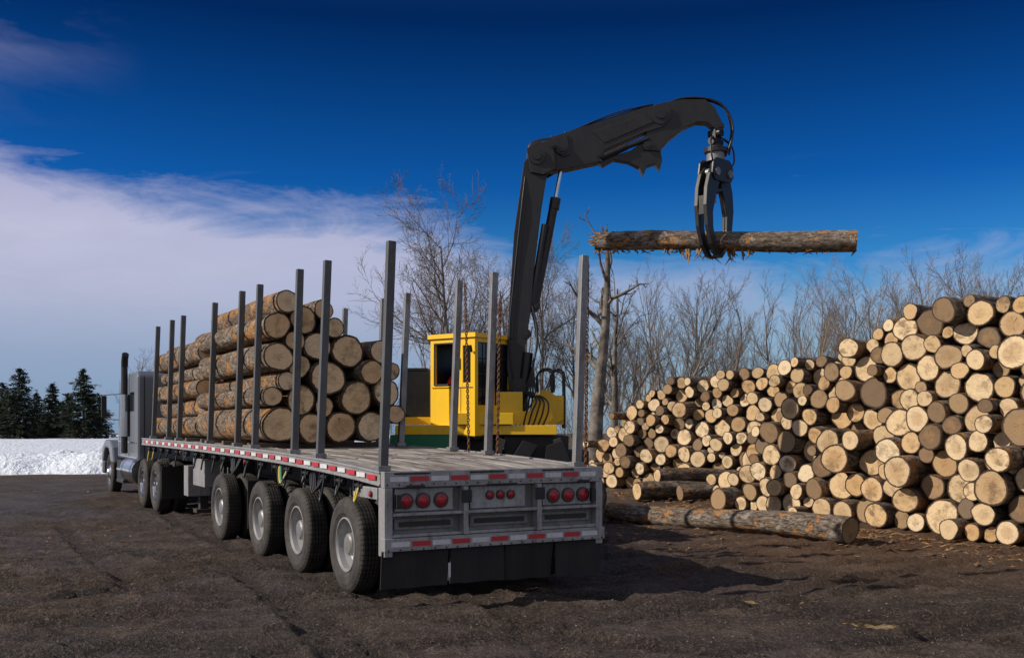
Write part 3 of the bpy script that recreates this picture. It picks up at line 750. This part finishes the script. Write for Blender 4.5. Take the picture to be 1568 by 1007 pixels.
k.box(.06,B-.06,A-.065,A-.053,.03,H-.1,1);k.box(B-.075,B-.06,.06,A-.07,.03,1.3,1);k.box(.06,B-.08,.06,A-.07,H-.10,H-.083,1)  # black liner sheets added to stand in for shade inside the cab
k.box(-.04,B+.04,-.04,A+.04,H-.08,H,0);k.box(-.02,B+.02,-.02,A+.02,-.06,-.003,1)
k.box(.2,B-.2,.2,A-.2,H+.002,H+.04,1)
for q in range(1,4): k.box(.09,.52,-.012,-.001,.55+q*.28-.01,.55+q*.28+.01,1);k.box(.57,1.0,-.012,-.001,.55+q*.28-.01,.55+q*.28+.01,1)
for xx in (.3,.78): k.box(xx-.01,xx+.01,-.014,-.002,.55,1.68,1)
k.box(-.015,-.001,.38,.40,.91,1.68,1);k.box(-.015,-.001,.94,.96,.91,1.68,1);k.box(-.015,-.001,.402,.938,1.66,1.685,1);k.box(-.015,-.001,.402,.938,.905,.93,1)
k.box(-.012,-.001,.05,1.0,.86,.875,1);k.box(-.006,-.001,.32,.33,.05,.85,1)
k.box(-.03,-.001,.34,.36,1.2,1.4,1)
k.box(.07,.5,.03,.036,.56,1.67,2);k.box(.59,1.0,.03,.036,.56,1.67,2);k.box(.025,.03,.11,.27,.96,1.61,2)
k.box(.5,.9,.38,.88,.3,.5,1);k.box(.85,.95,.38,.88,.5,1.2,1)
k.box(.06,B-.08,.06,A-.07,0.0,.02,1)
k.pipe([(-.03,.05,1.5),(-.12,.0,1.6)],.02,6,1)
k.build('cab_shell',[M_yel,M_black,M_glass],cab,.012)
p=MB()
def PB(x0,x1,y0,y1,d0,d1,mat): 
    a=E(x0,y0);c=E(x1,y1);p.box(a.x,c.x,d0,d1,c.z,a.z,mat)
PB(612,850,664,650,-.75,1.2,0)
PB(760,800,649,600,-.35,.35,0)
p.prism([(786,649),(852,649),(866,640),(862,612),(840,596),(828,596),(822,620),(806,634),(790,640)],E,.2,.3,0)
p.prism([(766,649),(836,649),(846,640),(838,612),(820,600),(812,628),(780,632)],E,-.42,-.34,0)
PB(838,868,649,604,.3,.8,0);PB(700,786,649,632,-.8,-.3,0)
PB(614,657,638,568,.1,1.1,1);PB(618,654,567,562,.15,1.05,2)
PB(606,662,649,638,-.1,1.15,0);PB(604,700,688,664.3,-.74,1.1,3);PB(701,770,688,664.3,-.5,1.1,4)
PB(600,900,712,689,-.3,.1,2);PB(600,900,712,689,.7,1.1,2);PB(772,868,706,666,-.6,1.2,4)
p.pipe([E(795,668,.2),E(795,655,.2)],.55,30,2)
for x in (770,850):
    for d in (-.75,1.35): p.beam(E(x,670,d),E(x+(40 if x>800 else -40),790,d),.16,.14,4);
    for d in (-.75,1.35):
        q=E(x+(40 if x>800 else -40),790,d);p.box(q.x-.25,q.x+.25,d-.25,d+.25,.03,.09,2)
p.prism([(775,712),(800,672),(822,680),(800,712)],E,-.85,-.72,1)
p.prism([(830,712),(835,680),(858,672),(868,700),(868,712)],E,-.85,-.72,1)
for d in (-.1,.55):
    p.pipe(spline([E(824,600,d),E(823,575,d),E(830,566,d),E(842,565,d),E(848,575,d),E(848,600,d)],5),.018,8,2)
    p.pipe(spline([E(846,600,d),E(845,572,d),E(852,566,d),E(860,568,d),E(864,580,d),E(864,655,d)],5),.018,8,2)
p.pipe([E(846,582,-.1),E(846,582,.55)],.016,6,2);p.pipe([E(864,600,-.1),E(864,600,.55)],.016,6,2)
for k_ in range(5): p.pipe(spline([E(800+k_*7,655,-.5),E(806+k_*8,630,-.55),E(815+k_*5,612,-.5),E(800+k_*3,600,-.3)],5),.018,6,2)
p.build('base_and_platform',[M_yel,M_crane,M_black,M_green,M_under],cr,.01)
cw=MB()
for x in (640,690,880):
    for d,f in ((-.95,1),(1.75,-1)):
        q=E(x,645)
        cw.lathe([(.03,.3,0),(0,.36,0),(0,.46,0),(.04,.52,0),(.24,.52,0),(.28,.46,0),(.28,.36,0),(.25,.3,0)],(q.x,d,.52),'y',36,f)
        cw.lathe([(.03,.3,1),(.1,.26,1),(.14,.14,1),(.08,.1,1),(.08,.001,1)],(q.x,d,.52),'y',28,f)
cw.build('carrier_wheels',[M_tire,M_alu],cr)
# operator seated in cab, close to the open left window
pe=bpy.data.meshes.new('loader_operator')
J=[((.62,.5,.56),(.15,.13)),((.54,.5,.80),(.16,.14)),((.40,.5,1.06),(.19,.15)),((.36,.5,1.17),(.06,.06)),((.34,.5,1.23),(.055,.055)),
   ((.38,.70,1.04),(.075,.075)),((.26,.74,.84),(.055,.055)),((.16,.66,.90),(.04,.04)),((.38,.30,1.04),(.075,.075)),((.26,.26,.84),(.055,.055)),((.16,.34,.90),(.04,.04)),
   ((.55,.60,.56),(.09,.09)),((.25,.62,.56),(.07,.07)),((.22,.62,.15),(.05,.05)),((.55,.40,.56),(.09,.09)),((.25,.38,.56),(.07,.07)),((.22,.38,.15),(.05,.05))]
OY=.14
pe.from_pydata([(j[0][0],j[0][1]+OY,j[0][2]) for j in J],[(0,1),(1,2),(2,3),(3,4),(2,5),(5,6),(6,7),(2,8),(8,9),(9,10),(0,11),(11,12),(12,13),(0,14),(14,15),(15,16)],[])
po=bpy.data.objects.new('loader_operator',pe);scene.collection.objects.link(po)
po.location=(-.66,18.6,1.6);po.rotation_euler=(0,0,math.atan2(.8,.6))
sk=po.modifiers.new('skin','SKIN')
for i,j in enumerate(J): pe.skin_vertices[0].data[i].radius=j[1]
pe.skin_vertices[0].data[0].use_root=True
po.modifiers.new('sub','SUBSURF').levels=1;pe.materials.append(M_jacket)
hd=MB();c=Vector((.33,.5+OY,1.36))
hd.lathe([(-.13,.001,0),(-.12,.05,0),(-.07,.075,0),(0,.085,0),(.05,.088,1),(.1,.07,1),(.13,.001,1)],c,'z',18);hd.box(.19,.27,.45+OY,.55+OY,1.405,1.415,1);hd.pipe([(.255,.5+OY,1.37),(.225,.5+OY,1.34)],.012,6,0)
hd.build('head',[M_skin,M_black],po)

# ------------------------------------------------------------------ trees
def bare_tree(seed,H,kids,spread=.9,wander=.16,r0=.16,minr=.011,up=.12,trunk_start=.22,ratio=(.38,.62),trw=1.0):
    rg=random.Random(seed);m=MB();stack=[(Vector((0,0,-.2)),Vector((rg.uniform(-.05,.05),rg.uniform(-.05,.05),1)).normalized(),H*.92,r0,0)]
    while stack:
        p,d,L,r,lv=stack.pop();ns=8 if lv==0 else (5 if lv==1 else (3 if lv==2 else 2))
        pts=[p.copy()];rad=[r];dirs=[d.copy()];wd=wander*(trw if lv==0 else 1)
        for i in range(ns):
            d=(d+Vector((rg.gauss(0,wd),rg.gauss(0,wd),rg.gauss(0,wd)+up*(1 if lv else .3)))).normalized()
            p=p+d*L/ns;pts.append(p.copy());rad.append(max(minr*.6,r*(1-.8*(i+1)/ns)));dirs.append(d.copy())
        m.pipe(pts,rad,6 if lv==0 else (4 if lv==1 else 3),0,False)
        if lv<len(kids):
            for k in range(kids[lv]):
                ts=trunk_start if lv==0 else .15
                t=ts+(1-ts)*((k+rg.random())/kids[lv])
                fi=min(ns-.001,t*ns);i=int(fi);q=pts[i].lerp(pts[i+1],fi-i);rr=rad[i]+(rad[i+1]-rad[i])*(fi-i)
                dd=dirs[i];o=dd.orthogonal().normalized();o=(Matrix.Rotation(rg.uniform(0,6.28),3,dd)@o)
                nd=(dd*rg.uniform(.6,1.0)+o*spread*rg.uniform(.5,1.1)).normalized()
                stack.append((q,nd,L*rg.uniform(*ratio)*(1-.45*t if lv==0 else 1-.3*t),max(minr,rr*.6),lv+1))
    return m
def inst(me,name,loc,rz,sc,parent=None):
    o=bpy.data.objects.new(name,me);scene.collection.objects.link(o);o.location=loc;o.rotation_euler=(0,0,rz);o.scale=(sc[0],sc[0],sc[1]);o.parent=parent;return o
var=[]
for i in range(7):
    t=bare_tree(100+i,11,[15,8,6],spread=[.55,.7,.85][i%3],r0=.12,minr=.0085,up=.13,wander=.13,trunk_start=.16+.09*(i%3),ratio=[(.25,.5),(.3,.5),(.32,.6)][i%3],trw=.7);o=t.build('tree_variant',[M_twig2 if i in (2,5) else M_twig]);var.append(o.data);bpy.data.objects.remove(o)
scr=[]
for i in range(3):
    m=MB()
    rg=random.Random(300+i)
    for q in range(6):
        t=bare_tree(320+i*10+q,3.4,[6,4],spread=.5,r0=.025,minr=.008,up=.15,wander=.12,trunk_start=.08)
        ox,oy=rg.uniform(-1.6,1.6),rg.uniform(-.8,.8)
        m.add([(v[0]+ox,v[1]+oy,v[2]) for v in t.v],t.f,0,False)
    o=m.build('scrub_variant',[M_twig2 if i else M_twig]);scr.append(o.data);bpy.data.objects.remove(o)
tl=empty('distant_treeline');rg=random.Random(77)
tops=interp([(900,500),(960,480),(1000,425),(1060,412),(1120,440),(1200,458),(1260,450),(1340,425),(1400,445),(1440,410),(1500,418),(1568,400),(1750,410)])
for D,step in ((60,2.4),(68,1.9),(78,1.8),(90,1.9)):
    x=D*.10
    while x<D*.56:
        px=784+1600*x/D;hgt=1.85+(645-tops(px)-rg.choice([rg.uniform(-22,10),rg.uniform(10,70)]))*D/1600
        k_=hgt/11.0
        inst(rg.choice(var),'bare_tree_clump',(x,D+rg.uniform(-3,3),0),rg.uniform(0,6.28),(k_*rg.uniform(.75,1.2),k_),tl);x+=step*rg.uniform(.4,1.6)
for D in (48,58,100):
    x=-D*.12
    while x<D*.58: inst(rg.choice(scr),'scrub_clump',(x,D+rg.uniform(-2,2),drop(D)),rg.uniform(0,6.28),(rg.uniform(.8,1.4),rg.uniform(.6,1.2)*(1.3 if D>90 else 1)),tl);x+=rg.uniform(1.5,2.8)*(1.8 if D>90 else 1)
for i,(x,D,h_,w) in enumerate([(-2.4,48,11.0,1.0),(-4.3,56,9.6,.85),(1.6,50,9.6,.8),(-.4,60,10.4,.9),(3.8,64,9.8,.8),(5.6,66,8.6,.8)]):
    t=bare_tree(500+i,11,[15,10,6,4],spread=.9,r0=.2,minr=.0085,up=.15,wander=.12,ratio=(.38,.64),trw=.5);o=t.build('bare_tree',[M_twig]);o.location=(x,D,0);o.scale=(h_/11*w,h_/11*w,h_/11)
inst(var[1],'bare_tree',(-42,112,-.1),1,(1.0,.9));inst(var[3],'bare_tree',(-40.2,113,-.1),2,(1.0,.8))
t=bare_tree(907,9.9,[9,4,3],spread=1.15,wander=.22,r0=.34,minr=.022,up=.05,trunk_start=.42,ratio=(.22,.36),trw=.25);o=t.build('dead_tree',[M_dead]);o.location=(2.95,38,0)
t=bare_tree(911,8.0,[9,5,3],spread=1.0,wander=.2,r0=.20,minr=.016,up=.08,trunk_start=.3,ratio=(.3,.45),trw=.4);o=t.build('dead_tree',[M_dead]);o.location=(4.0,42,0)
def conifer(seed,H,Wd):
    rg=random.Random(seed);m=MB();m.pipe([(0,0,-.3),(0,0,H*.5),(0,0,H)],[.16,.1,.015],7,0)
    z=.4
    while z<H:
        f=1-z/H;Rr=Wd*.5*(f**.75)*rg.uniform(.75,1.2)+.12
        nb=11 if f>.3 else 7
        for q in range(nb):
            a=rg.uniform(0,6.28);Lb=Rr*rg.uniform(.6,1.2);dr=rg.uniform(-.35,.12)
            tip=Vector((math.cos(a)*Lb,math.sin(a)*Lb,z+dr*Lb+.08*Lb*Lb*.3));b0=Vector((0,0,z))
            m.pipe([b0,tip],[.025,.006],3,0,False)
            for _ in range(int(6+Lb*9)):
                t_=rg.uniform(.15,1.05);c=b0.lerp(tip,t_)+Vector((rg.gauss(0,.1),rg.gauss(0,.1),rg.gauss(0,.07)-.05))
                u=Vector((math.cos(a)+rg.gauss(0,.5),math.sin(a)+rg.gauss(0,.5),rg.gauss(-.15,.3))).normalized()*rg.uniform(.2,.42)
                v=u.cross(Vector((rg.gauss(0,.4),rg.gauss(0,.4),1))).normalized()*rg.uniform(.05,.11)
                m.add([c-u*.4-v,c-u*.4+v,c+u*.6+v*.3,c+u*.6-v*.3],[(0,1,2,3)],1)
        z+=rg.uniform(.15,.28)
    return m
for i,(px,D,top,wpx) in enumerate([(30,110,562,92),(80,116,586,64),(128,108,564,96),(-40,112,575,84),(-95,118,560,90),(56,122,600,64),(104,122,600,64),(4,122,585,74),(152,120,606,50)]):
    Hh=1.85-drop(D)+(645-top)*D/1600
    t=conifer(700+i,Hh,wpx*D/1600);o=t.build('pine_tree',[M_dead,M_needle]);o.location=((px-784)*D/1600,D,drop(D))

# ------------------------------------------------------------------ light + world
S=Vector((-.95,-.22,0)).normalized();el=R(31)
Sv=Vector((S.x*math.cos(el),S.y*math.cos(el),math.sin(el)))
sl=bpy.data.lights.new('sun','SUN');sl.energy=5.0;sl.angle=R(.5);sl.color=(1,.90,.77)
so=bpy.data.objects.new('sun',sl);scene.collection.objects.link(so);so.rotation_euler=Sv.to_track_quat('Z','Y').to_euler()
w=bpy.data.worlds.new('World');scene.world=w;w.use_nodes=True
class WN(NT):
    def __init__(s,t): s.t=t;s.tc=t.nodes.new('ShaderNodeTexCoord')
q=WN(w.node_tree);bg=w.node_tree.nodes['Background']
sky=q.t.nodes.new('ShaderNodeTexSky');sky.sky_type='NISHITA';sky.sun_disc=False;sky.sun_elevation=el;sky.sun_rotation=math.atan2(S.x,S.y)%(2*math.pi);sky.dust_density=.6;sky.ozone_density=2.0;sky.altitude=200
D_=q.tc.outputs['Generated'];xyz=q.sep(D_);zz=xyz[2]
tint=q.ramp(zz,[(0,(.60,.85,1.0)),(.08,(.40,.76,1.0)),(.15,(.12,.54,.98)),(.22,(.025,.31,.80)),(.36,(.003,.095,.30)),(.6,(.2,.36,.6)),(1,(.5,.65,.85))])
col=q.mix(1.0,sky.outputs[0],tint,'MULTIPLY')
az=q.math('ARCTAN2',xyz[0],xyz[1]);azn=q.math('MULTIPLY_ADD',az,1/1.4,.5)
eb=q.ramp(azn,[(.0,.225),(.18,.215),(.30,.19),(.40,.18),(.45,.165),(.52,.13),(.7,.125),(.85,.13),(1,.15)])
n1=q.noise(2.6,6,.62,vec=q.mapping(D_,(1.2,1.2,5),(0,R(-6),0)),dist=.5)
n2=q.noise(7,7,.66,vec=q.mapping(D_,(1,1,3.5),(0,R(8),0)),dist=.8)
n3=q.noise(5,6,.6,vec=q.mapping(D_,(1,1,7),(0,R(8),0)),dist=.6)
lv=q.math('ADD',q.math('SUBTRACT',eb,zz),q.math('ADD',q.math('MULTIPLY',q.math('SUBTRACT',n1,.5),.12),q.math('MULTIPLY',q.math('SUBTRACT',n2,.5),.085)))
mask=q.ramp(q.math('MULTIPLY_ADD',lv,6.0,.5),[(.36,0.0),(.5,.45),(.62,.9),(.9,1.0)])
dens=q.ramp(azn,[(0,.97),(.42,.88),(.52,.68),(.62,.55),(.8,.5),(1,.7)])
mask=q.math('MULTIPLY',mask,dens)
wisp=q.math('MULTIPLY',q.ramp(n3,[(.62,0.0),(.8,.35)]),q.ramp(zz,[(.0,0.0),(.12,1.0),(.18,.8),(.24,0.0)]))
wisp2=q.math('MULTIPLY',q.ramp(n1,[(.45,0.0),(.7,.35)]),q.math('MULTIPLY',q.ramp(azn,[(.12,1.0),(.26,0.0)]),q.ramp(zz,[(.24,0.0),(.31,1.0)])))
mask=q.math('MAXIMUM',mask,q.math('MAXIMUM',wisp,wisp2))
ccol=q.ramp(zz,[(0,(.21,.33,.50)),(.06,(.30,.38,.56)),(.12,(.50,.51,.67)),(.17,(.60,.58,.74)),(.24,(.44,.44,.64))])
ccol=q.mix(q.math('MULTIPLY',q.ramp(n2,[(.4,0.0),(.65,1.0)]),.22),ccol,(.33,.36,.50))
# unseen bright cloud added behind the view to lift light on shaded faces
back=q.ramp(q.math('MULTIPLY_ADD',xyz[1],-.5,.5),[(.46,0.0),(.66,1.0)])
fill_mask=q.math('MULTIPLY',back,q.ramp(n2,[(.42,.15),(.60,.85)]))
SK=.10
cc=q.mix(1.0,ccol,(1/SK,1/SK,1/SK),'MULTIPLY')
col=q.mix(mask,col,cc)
fill_col=q.mix(1.0,(.78,.75,.74),(1/SK,1/SK,1/SK),'MULTIPLY')
col=q.mix(fill_mask,col,fill_col)
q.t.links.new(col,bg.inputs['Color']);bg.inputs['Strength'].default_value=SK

# ------------------------------------------------------------------ camera
cam=bpy.data.cameras.new('camera');co=bpy.data.objects.new('camera',cam);scene.collection.objects.link(co)
co.location=(0,0,1.85);co.rotation_euler=(R(90),0,0);cam.sensor_width=36;cam.lens=36*1600/1568;cam.shift_y=142/1568
cam.clip_end=6000;scene.camera=co
scene.view_settings.view_transform='Standard';scene.view_settings.look='None';scene.view_settings.exposure=0
